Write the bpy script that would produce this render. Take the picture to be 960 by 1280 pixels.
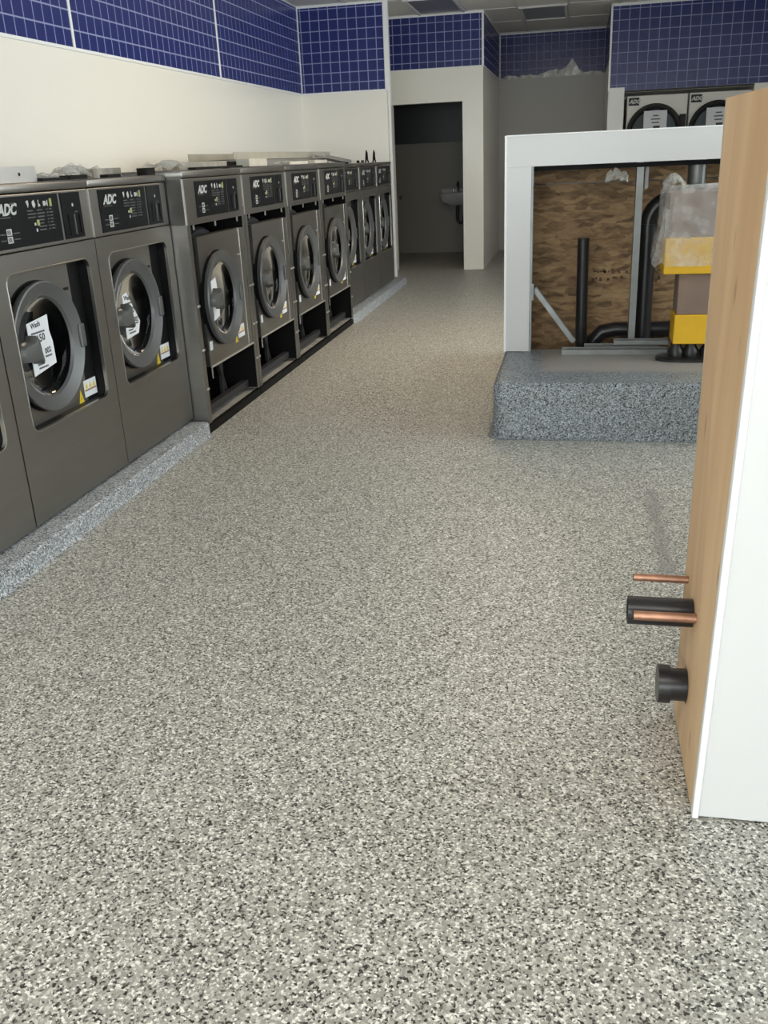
import bpy, bmesh, math, random
from mathutils import Vector, Matrix
random.seed(7)
SC = bpy.context.scene
COL = SC.collection
for _o in list(bpy.data.objects):
    bpy.data.objects.remove(_o)

# ------------------------------------------------------------------ camera
CAM_H = 1.42
F_PX, PITCH, YAW, ROLL = 1134.73, 0.370370, -0.213359, -0.045599
cd = bpy.data.cameras.new('camera'); cam = bpy.data.objects.new('camera', cd); COL.objects.link(cam)
cy, sy, cp, sp, cr, sr = math.cos(YAW), math.sin(YAW), math.cos(PITCH), math.sin(PITCH), math.cos(ROLL), math.sin(ROLL)
_f = Vector((sy*cp, cy*cp, -sp)); _r = Vector((cy, -sy, 0)); _u = _r.cross(_f)
_rr = _r*cr + _u*sr; _uu = -_r*sr + _u*cr
_m = Matrix((_rr, _uu, -_f)).transposed().to_4x4(); _m.translation = (0, 0, CAM_H)
cam.matrix_world = _m
cd.sensor_fit = 'VERTICAL'; cd.sensor_height = 24.0; cd.lens = F_PX/1280*24.0
cd.clip_start = 0.02; cd.clip_end = 100
SC.camera = cam

# ------------------------------------------------------------------ world, light, exposure
SKY = (0.97, 0.98, 1.0); SKY_STRENGTH = 11.0
w = bpy.data.worlds.new('sky'); SC.world = w; w.use_nodes = True
bg = w.node_tree.nodes['Background']; bg.inputs[0].default_value = (*SKY, 1); bg.inputs[1].default_value = SKY_STRENGTH
YF = -3.3                        # storefront glass behind the camera
XL, XR, CEIL = -3.165, 3.5, 3.05
pl = bpy.data.lights.new('window_portal', 'AREA'); pl.shape = 'RECTANGLE'; pl.size = 6.4; pl.size_y = 2.5
po = bpy.data.objects.new('window_portal', pl); COL.objects.link(po)
po.location = (0.17, YF-0.2, 1.4); po.rotation_euler = (math.pi/2, 0, 0)
pl.cycles.is_portal = True
WR0, WR1 = 3.6, 9.0              # high windows in the side wall opposite the washers
pl2 = bpy.data.lights.new('side_window_portal', 'AREA'); pl2.shape = 'RECTANGLE'; pl2.size = WR1-WR0; pl2.size_y = 1.9
po2 = bpy.data.objects.new('side_window_portal', pl2); COL.objects.link(po2)
po2.location = (XR+.2, (WR0+WR1)/2, 1.85); po2.rotation_euler = (math.pi/2, 0, math.pi/2)
pl2.cycles.is_portal = True
TROFFER_W = 25.0; TROFFER_COL = (1.0, 0.96, 0.89)
WARM_W = 50.0; WARM_COL = (1.0, 0.80, 0.55)
vs = SC.view_settings
vs.view_transform = 'Standard'; vs.look = 'None'; vs.exposure = 0.0; vs.gamma = 1.0; vs.use_curve_mapping = False
SC.cycles.max_bounces = 8; SC.cycles.diffuse_bounces = 5; SC.cycles.glossy_bounces = 4; SC.cycles.transparent_max_bounces = 12

# ------------------------------------------------------------------ materials
def newmat(name):
    m = bpy.data.materials.new(name); m.use_nodes = True
    nt = m.node_tree
    return m, nt, nt.nodes['Principled BSDF']
def N(nt, t, **kw):
    n = nt.nodes.new(t)
    for k, v in kw.items(): setattr(n, k, v)
    return n
def plain(name, col, rough=.5, metal=0.0, bump=0.0, bscale=60, var=0.0, vscale=8, coat=0.0, stretch=None, spec=None):
    m, nt, b = newmat(name)
    b.inputs['Base Color'].default_value = (*col, 1); b.inputs['Roughness'].default_value = rough
    b.inputs['Metallic'].default_value = metal; b.inputs['Coat Weight'].default_value = coat
    if spec is not None: b.inputs['Specular IOR Level'].default_value = spec
    g = N(nt, 'ShaderNodeTexCoord'); src = g.outputs['Object']
    if stretch:
        mp = N(nt, 'ShaderNodeMapping'); mp.inputs['Scale'].default_value = stretch
        nt.links.new(src, mp.inputs[0]); src = mp.outputs[0]
    if var > 0:
        n = N(nt, 'ShaderNodeTexNoise'); n.inputs['Scale'].default_value = vscale; n.inputs['Detail'].default_value = 5
        nt.links.new(src, n.inputs['Vector'])
        r = N(nt, 'ShaderNodeValToRGB')
        r.color_ramp.elements[0].position = .3; r.color_ramp.elements[1].position = .7
        r.color_ramp.elements[0].color = (*[c*(1-var) for c in col], 1)
        r.color_ramp.elements[1].color = (*[min(1, c*(1+var)) for c in col], 1)
        nt.links.new(n.outputs[0], r.inputs[0]); nt.links.new(r.outputs[0], b.inputs['Base Color'])
    if bump > 0:
        n = N(nt, 'ShaderNodeTexNoise'); n.inputs['Scale'].default_value = bscale; n.inputs['Detail'].default_value = 3
        nt.links.new(src, n.inputs['Vector'])
        bp = N(nt, 'ShaderNodeBump'); bp.inputs['Strength'].default_value = bump; bp.inputs['Distance'].default_value = .01
        nt.links.new(n.outputs[0], bp.inputs['Height']); nt.links.new(bp.outputs[0], b.inputs['Normal'])
    return m

def box_mask(nt, pos, x0, x1, y0, y1, soft, nscale=25, namp=.03):
    """1 inside a world-space rectangle with ragged edges."""
    nz = N(nt, 'ShaderNodeTexNoise'); nz.inputs['Scale'].default_value = nscale; nt.links.new(pos, nz.inputs['Vector'])
    sub = N(nt, 'ShaderNodeVectorMath', operation='SUBTRACT'); sub.inputs[1].default_value = (.5, .5, .5)
    nt.links.new(nz.outputs['Color'], sub.inputs[0])
    sc = N(nt, 'ShaderNodeVectorMath', operation='SCALE'); sc.inputs['Scale'].default_value = namp*2
    nt.links.new(sub.outputs[0], sc.inputs[0])
    ad = N(nt, 'ShaderNodeVectorMath', operation='ADD'); nt.links.new(pos, ad.inputs[0]); nt.links.new(sc.outputs[0], ad.inputs[1])
    sx = N(nt, 'ShaderNodeSeparateXYZ'); nt.links.new(ad.outputs[0], sx.inputs[0])
    outs = []
    for ax, a, e in (('X', x0, 1), ('X', x1, -1), ('Y', y0, 1), ('Y', y1, -1)):
        mr = N(nt, 'ShaderNodeMapRange', interpolation_type='SMOOTHSTEP')
        mr.inputs['From Min'].default_value = a-soft*e; mr.inputs['From Max'].default_value = a+soft*e
        nt.links.new(sx.outputs[ax], mr.inputs['Value']); outs.append(mr.outputs[0])
    cur = outs[0]
    for o in outs[1:]:
        mu = N(nt, 'ShaderNodeMath', operation='MULTIPLY'); nt.links.new(cur, mu.inputs[0]); nt.links.new(o, mu.inputs[1]); cur = mu.outputs[0]
    return cur

def flake(name, sky_tint=None, patches=()):
    """Resin floor broadcast with vinyl chips: charcoal, grey, beige and white."""
    m, nt, b = newmat(name)
    g = N(nt, 'ShaderNodeNewGeometry'); pos = g.outputs['Position']
    wn = N(nt, 'ShaderNodeTexNoise'); wn.inputs['Scale'].default_value = 260; wn.inputs['Detail'].default_value = 1
    nt.links.new(pos, wn.inputs['Vector'])
    ws = N(nt, 'ShaderNodeVectorMath', operation='SCALE'); ws.inputs['Scale'].default_value = .006
    nt.links.new(wn.outputs['Color'], ws.inputs[0])
    ad = N(nt, 'ShaderNodeVectorMath', operation='ADD'); nt.links.new(pos, ad.inputs[0]); nt.links.new(ws.outputs[0], ad.inputs[1])
    v = N(nt, 'ShaderNodeTexVoronoi'); v.inputs['Scale'].default_value = 210; nt.links.new(ad.outputs[0], v.inputs['Vector'])
    sp_ = N(nt, 'ShaderNodeSeparateColor'); nt.links.new(v.outputs['Color'], sp_.inputs[0])
    r = N(nt, 'ShaderNodeValToRGB'); cr_ = r.color_ramp; cr_.interpolation = 'CONSTANT'
    stops = [(0, (.030, .029, .026)), (.125, (.13, .126, .112)), (.21, (.315, .307, .275)), (.50, (.405, .397, .36)), (.74, (.58, .57, .525)), (.88, (.80, .79, .74))]
    if sky_tint:
        stops = [(p, (c[0]*sky_tint[0], c[1]*sky_tint[1], c[2]*sky_tint[2])) for p, c in stops]
    while len(cr_.elements) < len(stops): cr_.elements.new(.5)
    for e, (p, c) in zip(cr_.elements, stops): e.position = p; e.color = (*c, 1)
    nt.links.new(sp_.outputs[0], r.inputs[0])
    cur = r.outputs[0]
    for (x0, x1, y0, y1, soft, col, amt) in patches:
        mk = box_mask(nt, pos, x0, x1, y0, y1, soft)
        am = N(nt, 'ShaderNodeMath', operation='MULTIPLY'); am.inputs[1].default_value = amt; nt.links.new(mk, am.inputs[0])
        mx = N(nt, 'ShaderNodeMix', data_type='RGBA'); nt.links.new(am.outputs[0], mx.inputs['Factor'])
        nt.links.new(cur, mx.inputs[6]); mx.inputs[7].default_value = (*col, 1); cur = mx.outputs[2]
    nt.links.new(cur, b.inputs['Base Color'])
    b.inputs['Roughness'].default_value = .42
    b.inputs['Specular IOR Level'].default_value = .4
    bp = N(nt, 'ShaderNodeBump'); bp.inputs['Strength'].default_value = .25; bp.inputs['Distance'].default_value = .002
    nt.links.new(v.outputs['Distance'], bp.inputs['Height']); nt.links.new(bp.outputs[0], b.inputs['Normal'])
    return m

def wood(name, c0, c1, stretch, knots=True, scale=3.0):
    m, nt, b = newmat(name)
    g = N(nt, 'ShaderNodeNewGeometry')
    mp = N(nt, 'ShaderNodeMapping'); mp.inputs['Scale'].default_value = stretch; nt.links.new(g.outputs['Position'], mp.inputs[0])
    n = N(nt, 'ShaderNodeTexNoise'); n.inputs['Scale'].default_value = scale; n.inputs['Detail'].default_value = 6; n.inputs['Distortion'].default_value = .4
    nt.links.new(mp.outputs[0], n.inputs['Vector'])
    r = N(nt, 'ShaderNodeValToRGB'); r.color_ramp.elements[0].position = .35; r.color_ramp.elements[1].position = .65
    r.color_ramp.elements[0].color = (*c0, 1); r.color_ramp.elements[1].color = (*c1, 1)
    nt.links.new(n.outputs[0], r.inputs[0]); cur = r.outputs[0]
    if knots:
        v = N(nt, 'ShaderNodeTexVoronoi'); v.inputs['Scale'].default_value = 1.3
        mp2 = N(nt, 'ShaderNodeMapping'); mp2.inputs['Scale'].default_value = (7, 7, 2.6); nt.links.new(g.outputs['Position'], mp2.inputs[0])
        nt.links.new(mp2.outputs[0], v.inputs['Vector'])
        mr = N(nt, 'ShaderNodeMapRange'); mr.inputs['From Min'].default_value = .04; mr.inputs['From Max'].default_value = .13
        mr.inputs['To Min'].default_value = .55; mr.inputs['To Max'].default_value = 0; nt.links.new(v.outputs['Distance'], mr.inputs['Value'])
        mx = N(nt, 'ShaderNodeMix', data_type='RGBA'); nt.links.new(mr.outputs[0], mx.inputs['Factor'])
        nt.links.new(cur, mx.inputs[6]); mx.inputs[7].default_value = (c0[0]*.45, c0[1]*.38, c0[2]*.3, 1); cur = mx.outputs[2]
    nt.links.new(cur, b.inputs['Base Color']); b.inputs['Roughness'].default_value = .6
    return m

def osb(name):
    m, nt, b = newmat(name)
    g = N(nt, 'ShaderNodeNewGeometry')
    nz = N(nt, 'ShaderNodeTexNoise'); nz.inputs['Scale'].default_value = 6; nt.links.new(g.outputs['Position'], nz.inputs['Vector'])
    ws = N(nt, 'ShaderNodeVectorMath', operation='SCALE'); ws.inputs['Scale'].default_value = .05; nt.links.new(nz.outputs['Color'], ws.inputs[0])
    ad = N(nt, 'ShaderNodeVectorMath', operation='ADD'); nt.links.new(g.outputs['Position'], ad.inputs[0]); nt.links.new(ws.outputs[0], ad.inputs[1])
    mp = N(nt, 'ShaderNodeMapping'); mp.inputs['Scale'].default_value = (7, 7, 24); mp.inputs['Rotation'].default_value = (0, .35, 0)
    nt.links.new(ad.outputs[0], mp.inputs[0])
    v = N(nt, 'ShaderNodeTexVoronoi'); v.inputs['Scale'].default_value = 1.6; nt.links.new(mp.outputs[0], v.inputs['Vector'])
    s = N(nt, 'ShaderNodeSeparateColor'); nt.links.new(v.outputs['Color'], s.inputs[0])
    n2 = N(nt, 'ShaderNodeTexNoise'); n2.inputs['Scale'].default_value = 1.7; n2.inputs['Detail'].default_value = 9; n2.inputs['Roughness'].default_value = .68
    nt.links.new(mp.outputs[0], n2.inputs['Vector'])
    av = N(nt, 'ShaderNodeMath', operation='MULTIPLY_ADD'); av.inputs[1].default_value = .26
    nt.links.new(s.outputs[0], av.inputs[0])
    hf = N(nt, 'ShaderNodeMath', operation='MULTIPLY'); hf.inputs[1].default_value = .74; nt.links.new(n2.outputs[0], hf.inputs[0])
    nt.links.new(hf.outputs[0], av.inputs[2])
    r = N(nt, 'ShaderNodeValToRGB'); e = r.color_ramp.elements
    e[0].position = .32; e[0].color = (.11, .062, .028, 1); e[1].position = .70; e[1].color = (.40, .26, .13, 1)
    k = e.new(.5); k.color = (.25, .15, .07, 1)
    nt.links.new(av.outputs[0], r.inputs[0]); nt.links.new(r.outputs[0], b.inputs['Base Color'])
    b.inputs['Roughness'].default_value = .7
    bp = N(nt, 'ShaderNodeBump'); bp.inputs['Strength'].default_value = .4; bp.inputs['Distance'].default_value = .004
    nt.links.new(av.outputs[0], bp.inputs['Height']); nt.links.new(bp.outputs[0], b.inputs['Normal'])
    return m

def film(name, col=(.85, .86, .86), opac=.35):
    m, nt, b = newmat(name)
    out = nt.nodes['Material Output']
    b.inputs['Base Color'].default_value = (*col, 1); b.inputs['Roughness'].default_value = .12
    t = N(nt, 'ShaderNodeBsdfTransparent'); t.inputs[0].default_value = (.95, .95, .95, 1)
    mx = N(nt, 'ShaderNodeMixShader')
    g = N(nt, 'ShaderNodeTexCoord'); n = N(nt, 'ShaderNodeTexNoise'); n.inputs['Scale'].default_value = 14; n.inputs['Detail'].default_value = 4
    nt.links.new(g.outputs['Object'], n.inputs['Vector'])
    mr = N(nt, 'ShaderNodeMapRange'); mr.inputs['From Min'].default_value = .3; mr.inputs['From Max'].default_value = .75
    mr.inputs['To Min'].default_value = opac*.5; mr.inputs['To Max'].default_value = min(1, opac*1.7)
    nt.links.new(n.outputs[0], mr.inputs['Value']); nt.links.new(mr.outputs[0], mx.inputs[0])
    nt.links.new(t.outputs[0], mx.inputs[1]); nt.links.new(b.outputs[0], mx.inputs[2]); nt.links.new(mx.outputs[0], out.inputs[0])
    bp = N(nt, 'ShaderNodeBump'); bp.inputs['Strength'].default_value = .6; bp.inputs['Distance'].default_value = .01
    nt.links.new(n.outputs[0], bp.inputs['Height']); nt.links.new(bp.outputs[0], b.inputs['Normal'])
    return m

def glass(name, tint=(.55, .58, .6), refl=1.5):
    m, nt, b = newmat(name); out = nt.nodes['Material Output']
    t = N(nt, 'ShaderNodeBsdfTransparent'); t.inputs[0].default_value = (*tint, 1)
    gl = N(nt, 'ShaderNodeBsdfGlossy'); gl.inputs['Roughness'].default_value = .03
    fr = N(nt, 'ShaderNodeFresnel'); fr.inputs[0].default_value = refl
    mx = N(nt, 'ShaderNodeMixShader'); nt.links.new(fr.outputs[0], mx.inputs[0])
    nt.links.new(t.outputs[0], mx.inputs[1]); nt.links.new(gl.outputs[0], mx.inputs[2]); nt.links.new(mx.outputs[0], out.inputs[0])
    return m

def emit(name, col, s):
    m, nt, b = newmat(name)
    b.inputs['Base Color'].default_value = (*col, 1); b.inputs['Emission Color'].default_value = (*col, 1); b.inputs['Emission Strength'].default_value = s
    return m

M = {}
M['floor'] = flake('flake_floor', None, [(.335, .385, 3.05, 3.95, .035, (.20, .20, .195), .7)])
M['curb'] = flake('flake_curb', (.84, .92, 1.08))  # blue skylight on the curb faces mixed into the chip colours
M['pad'] = flake('flake_pad', (.56, .63, .74), [(-.16, 3.4, 4.98, 6.4, .05, (.34, .32, .30), .95)])  # darker chips with the blue skylight painted in; bare concrete patch on top
M['concrete'] = plain('bare_concrete', (.27, .26, .24), .85, var=.25, vscale=9, bump=.3, bscale=90)
M['frp'] = plain('white_wall_panel', (.86, .835, .77), .22, bump=.035, bscale=2.2, spec=.5)
M['frp_dim'] = plain('wall_panel_shaded', (.47, .46, .44), .45, bump=.03, bscale=3)  # darker copy of the wall panel: shade of the far end in its colour
M['trim'] = plain('white_trim', (.84, .85, .86), .3)
M['grout'] = plain('pale_grout', (.26, .29, .50), .5)
M['tile'] = plain('cobalt_tile', (.024, .033, .155), .24, var=.14, vscale=3, spec=.32)
M['ceil'] = plain('ceiling_board', (.72, .71, .69), .9, bump=.4, bscale=120)
M['tbar'] = plain('grid_white', (.66, .66, .65), .4)
M['steel'] = plain('brushed_steel', (.27, .26, .245), .40, metal=1, var=.05, vscale=2.5, bump=.02, bscale=30, stretch=(1, 1, 6))
M['steel_light'] = plain('bright_steel_edge', (.74, .73, .71), .34, metal=.85)
M['lip'] = plain('folded_steel_lip', (.42, .41, .395), .28, metal=1)
M['ring'] = plain('door_ring_grey', (.115, .12, .124), .42, metal=.4)
M['handle'] = plain('handle_grey', (.085, .09, .088), .45)
M['black'] = plain('black_plastic', (.007, .007, .008), .4, spec=.2)
M['panel_black'] = plain('control_black', (.006, .007, .009), .35, spec=.2)
M['void'] = plain('black_metal_and_shade', (.007, .007, .0075), .6, spec=.15)  # also paints the dark inside of open washers and under the white beam
M['drum'] = plain('drum_steel', (.014, .015, .017), .5, bump=.4, bscale=70, spec=.2)
M['tub'] = plain('tub_grey', (.035, .036, .04), .5, metal=.2)
M['glass'] = glass('door_glass', (.36, .40, .43), 1.13)
M['pane'] = glass('storefront_glass', (.93, .96, .95), 1.35)
M['print'] = plain('white_print', (.48, .50, .50), .5)
M['print_dim'] = plain('grey_print', (.09, .095, .10), .5)
M['ink'] = plain('black_ink', (.05, .05, .055), .7)
M['paper'] = plain('paper', (.72, .76, .82), .7)
M['yellow'] = plain('warning_yellow', (.72, .55, .04), .5)
M['lime'] = plain('lime_print', (.34, .37, .13), .5)
M['galv'] = plain('galvanized_steel', (.23, .24, .238), .45, metal=.8, var=.12, vscale=10)
M['abs'] = plain('black_abs_pipe', (.016, .016, .018), .34)
M['copper'] = plain('copper', (.43, .24, .165), .5, metal=.9, var=.2, vscale=30)
M['ply'] = wood('plywood_face', (.60, .385, .21), (.72, .50, .295), (5, 5, .45), scale=1.6)
M['ply_edge'] = plain('plywood_edge', (.50, .40, .30), .7, var=.15, vscale=30)
M['osb'] = osb('strand_board')
M['white_panel'] = plain('white_panel_gloss', (.60, .605, .61), .3, bump=.02, bscale=3)
M['card'] = plain('brown_card', (.24, .17, .135), .75, var=.12, vscale=6)
M['carton_y'] = plain('yellow_carton', (.78, .46, .015), .5, var=.06, vscale=5)
M['film'] = film('clear_film', (.80, .80, .79), .28)
M['film_white'] = film('cloudy_film', (.60, .60, .56), .32)
M['enamel'] = plain('dryer_enamel', (.70, .69, .66), .35)
M['porcelain'] = plain('porcelain', (.50, .51, .53), .15)
M['door_paint'] = plain('painted_door', (.36, .35, .33), .5)
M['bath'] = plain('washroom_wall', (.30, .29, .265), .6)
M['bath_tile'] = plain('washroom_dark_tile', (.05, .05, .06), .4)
M['alu'] = plain('dark_aluminium', (.12, .12, .125), .4, metal=.7)
M['lens'] = plain('troffer_lens_off', (.16, .165, .17), .3)
M['dust'] = plain('grimy_strip', (.30, .285, .255), .6, metal=.2, var=.3, vscale=12)
M['tray'] = plain('tray_olive_grey', (.34, .33, .285), .5, var=.1, vscale=6)
M['strip_white'] = film('ragged_white', (.85, .85, .82), .8)
M['foam'] = plain('off_white_board', (.44, .43, .39), .6, var=.1, vscale=8)

# ------------------------------------------------------------------ mesh helpers
class MB:
    def __init__(s): s.bm = bmesh.new()
    def box(s, x0, x1, y0, y1, z0, z1, bev=0.0, seg=2):
        r = bmesh.ops.create_cube(s.bm, size=1); vs_ = r['verts']
        for v in vs_:
            v.co = Vector((x0 if v.co.x < 0 else x1, y0 if v.co.y < 0 else y1, z0 if v.co.z < 0 else z1))
        if bev > 0:
            es = list({e for v in vs_ for e in v.link_edges})
            bmesh.ops.bevel(s.bm, geom=es, offset=bev, segments=seg, affect='EDGES', profile=.5)
        return s
    def quad(s, *p):
        s.bm.faces.new([s.bm.verts.new(q) for q in p]); return s
    def prism(s, pts, axis, a, b):
        """polygon pts (2-D) extruded along axis from a to b; 2-D coordinates are the other two axes in xyz order."""
        def mk(p, t):
            return {'x': (t, p[0], p[1]), 'y': (p[0], t, p[1]), 'z': (p[0], p[1], t)}[axis]
        A = [s.bm.verts.new(mk(p, a)) for p in pts]; B = [s.bm.verts.new(mk(p, b)) for p in pts]
        s.bm.faces.new(A[::-1]); s.bm.faces.new(B); n = len(pts)
        for i in range(n): s.bm.faces.new((A[i], A[(i+1) % n], B[(i+1) % n], B[i]))
        return s
    def loft(s, loops, cap0=True, cap1=True, closed=False):
        L = [[s.bm.verts.new(p) for p in lp] for lp in loops]; n = len(loops[0])
        rng = range(len(L)) if closed else range(len(L)-1)
        for k in rng:
            a, b = L[k], L[(k+1) % len(L)]
            for i in range(n): s.bm.faces.new((a[i], a[(i+1) % n], b[(i+1) % n], b[i]))
        if cap0 and not closed: s.bm.faces.new(L[0][::-1])
        if cap1 and not closed: s.bm.faces.new(L[-1])
        return s
    def lathe(s, prof, c, axis='x', seg=40, cap0=False, cap1=False, closed=False):
        """prof: list of (along, radius) about an axis through c."""
        loops = []
        for t, r in prof:
            lp = []
            for i in range(seg):
                a = 2*math.pi*i/seg; u, v = r*math.cos(a), r*math.sin(a)
                lp.append({'x': (c[0]+t, c[1]+u, c[2]+v), 'y': (c[0]+u, c[1]+t, c[2]+v), 'z': (c[0]+u, c[1]+v, c[2]+t)}[axis])
            loops.append(lp)
        return s.loft(loops, cap0, cap1, closed)
    def tube(s, path, r, seg=14, caps=True):
        P = [Vector(p) for p in path]; loops = []; up = None
        for i, p in enumerate(P):
            t = (P[min(i+1, len(P)-1)]-P[max(i-1, 0)]).normalized()
            if up is None:
                up = Vector((0, 0, 1)) if abs(t.z) < .9 else Vector((1, 0, 0))
            a = t.cross(up).normalized(); b_ = a.cross(t).normalized(); up = b_
            rr = r[i] if isinstance(r, (list, tuple)) else r
            loops.append([tuple(p+a*rr*math.cos(2*math.pi*k/seg)+b_*rr*math.sin(2*math.pi*k/seg)) for k in range(seg)])
        return s.loft(loops, caps, caps)
    def holed(s, outer, inner, x):
        """sheet in the plane X = x, outer polygon with one hole; points are (y, z)."""
        def loop(pts):
            vs_ = [s.bm.verts.new((x, p[0], p[1])) for p in pts]
            return [s.bm.edges.new((vs_[i], vs_[(i+1) % len(vs_)])) for i in range(len(vs_))]
        e = loop(outer)+loop(inner)
        bmesh.ops.triangle_fill(s.bm, edges=e, use_beauty=True)
        return s
    def build(s, name, mat, parent=None, smooth=None, loc=None):
        bmesh.ops.recalc_face_normals(s.bm, faces=s.bm.faces)
        me = bpy.data.meshes.new(name); s.bm.to_mesh(me); s.bm.free()
        me.materials.append(M[mat] if isinstance(mat, str) else mat)
        if smooth:
            me.polygons.foreach_set('use_smooth', [True]*len(me.polygons)); me.set_sharp_from_angle(angle=math.radians(smooth))
        o = bpy.data.objects.new(name, me); COL.objects.link(o)
        if parent: o.parent = parent
        if loc: o.location = loc
        return o

def tag(o, label=None, cat=None, group=None, kind=None):
    if label: o['label'] = label
    if cat: o['category'] = cat
    if group: o['group'] = group
    if kind: o['kind'] = kind
    return o
def thing(name, loc, label, cat, group=None, rot=(0, 0, 0)):
    o = bpy.data.objects.new(name, None); COL.objects.link(o); o.location = loc; o.rotation_euler = rot
    o.empty_display_size = .1
    return tag(o, label, cat, group)
def struct(o, label, cat): return tag(o, label, cat, kind='structure')
def copy_tree(o, parent=None):
    c = o.copy(); COL.objects.link(c); c.parent = parent
    for ch in list(o.children): copy_tree(ch, c)
    return c
def rrect(y0, y1, z0, z1, r, n=6):
    pts = []
    for cx_, cz_, a0 in ((y1-r, z1-r, 0), (y0+r, z1-r, 90), (y0+r, z0+r, 180), (y1-r, z0+r, 270)):
        for k in range(n+1):
            a = math.radians(a0+90*k/n); pts.append((cx_+r*math.cos(a), cz_+r*math.sin(a)))
    return pts
def text_mesh(body, size, shear=0.0, bold=0.0, depth=.0004):
    c = bpy.data.curves.new('txt', 'FONT'); c.body = body; c.size = size; c.shear = shear; c.offset = bold; c.extrude = depth
    c.resolution_u = 3
    o = bpy.data.objects.new('txt', c); COL.objects.link(o)
    dg = bpy.context.evaluated_depsgraph_get()
    me = bpy.data.meshes.new_from_object(o.evaluated_get(dg)); bpy.data.objects.remove(o); bpy.data.curves.remove(c)
    return me
def text_on_x(name, body, size, y, z, x, mat, parent, shear=0, bold=0, rot=0):
    """text lying in a plane facing +X, reading along +Y... seen from +X the reading direction is +Y."""
    me = text_mesh(body, size, shear, bold)
    R_ = Matrix(((0, 0, 1), (1, 0, 0), (0, 1, 0))).to_4x4()
    me.transform(Matrix.Translation((x, y, z)) @ Matrix.Rotation(rot, 4, 'X') @ R_)
    me.materials.clear(); me.materials.append(M[mat])
    o = bpy.data.objects.new(name, me); COL.objects.link(o); o.parent = parent
    return o
def text_on_y(name, body, size, x, z, y, mat, parent, shear=0, bold=0):
    """text facing -Y."""
    me = text_mesh(body, size, shear, bold)
    me.transform(Matrix.Translation((x, y, z)) @ Matrix.Rotation(math.pi/2, 4, 'X'))
    me.materials.clear(); me.materials.append(M[mat])
    o = bpy.data.objects.new(name, me); COL.objects.link(o); o.parent = parent
    return o

# ------------------------------------------------------------------ structure
JY, DY, FY, RY = 11.15, 12.45, 14.95, 12.77     # jut wall, doorway wall, far wall, dryer wall (front faces)
JX, PX, RX = -2.13, -1.19, 0.34                 # jut right end, pier right face, dryer wall left end
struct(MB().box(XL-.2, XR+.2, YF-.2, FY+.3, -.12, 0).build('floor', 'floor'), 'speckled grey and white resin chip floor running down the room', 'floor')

wl = struct(MB().box(XL-.2, XL, YF-.2, FY+.3, 0, CEIL+.2).build('wall_left', 'frp'), 'glossy white panelled wall behind the row of washers', 'wall')
wj = struct(MB().box(XL, JX, JY, JY+.11, 0, CEIL+.2).build('wall_back_left', 'frp'), 'white and blue wall return closing the end of the washer row', 'wall')
mb = MB()
mb.box(XL, -2.36, DY, DY+.13, 0, CEIL+.2); mb.box(-2.36, -1.44, DY, DY+.13, 2.057, CEIL+.2); mb.box(-1.44, PX, DY, DY+.13, 0, CEIL+.2)
wd = struct(mb.build('wall_back_middle', 'frp'), 'off-white wall with an open doorway and a blue tiled band above', 'wall')
wp_ = struct(MB().box(PX-.13, PX, DY+.13, FY, 0, CEIL+.2).build('wall_passage', 'frp'), 'white passage side wall with a blue tiled band behind the doorway pier', 'wall')
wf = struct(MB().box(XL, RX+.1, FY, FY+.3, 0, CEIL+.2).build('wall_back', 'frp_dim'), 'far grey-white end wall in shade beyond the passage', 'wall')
mb = MB()
mb.box(RX, XR, RY, FY, 2.06, CEIL+.2); mb.box(RX, .535, RY, FY+.3, 0, 2.06); mb.box(2.06, XR, RY, FY+.3, 0, 2.06)
mb.box(.535, 2.06, RY+.95, FY+.3, 0, 2.06)
wr = struct(mb.build('wall_back_right', 'frp'), 'blue tiled bulkhead wall above the stacked dryers', 'wall')
mb = MB(); mb.box(XR, XR+.2, YF-.2, WR0, 0, CEIL+.2); mb.box(XR, XR+.2, WR1, FY+.3, 0, CEIL+.2)
mb.box(XR, XR+.2, WR0, WR1, 0, .9); mb.box(XR, XR+.2, WR0, WR1, 2.8, CEIL+.2)
struct(mb.build('wall_right', 'frp'), 'plain white side wall opposite the washers', 'wall')
mb = MB()
mb.box(XL, XR, YF-.2, YF, 0, .5); mb.box(XL, XR, YF-.2, YF, 2.3, CEIL+.2)
for a, b in ((XL, XL+.25), (-1.0, -.9), (1.25, 1.35), (XR-.25, XR)): mb.box(a, b, YF-.2, YF, .5, 2.3)
wfr = struct(mb.build('wall_front', 'frp'), 'storefront wall with tall windows behind the viewer', 'wall')
for i, (a, b) in enumerate(((XL+.25, -1.0), (-.9, 1.25), (1.35, XR-.25))):
    m_ = MB(); t = .05
    m_.box(a, a+t, YF-.14, YF-.06, .5, 2.3); m_.box(b-t, b, YF-.14, YF-.06, .5, 2.3)
    m_.box(a+t, b-t, YF-.14, YF-.06, .5, 0.55); m_.box(a+t, b-t, YF-.14, YF-.06, 2.25, 2.3)
    wo = struct(m_.build('window_%d' % (i+1), 'alu'), 'tall aluminium framed storefront window', 'window')
    MB().box(a+t, b-t, YF-.104, YF-.098, 0.55, 2.25).build('pane', 'pane', wo)

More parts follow.
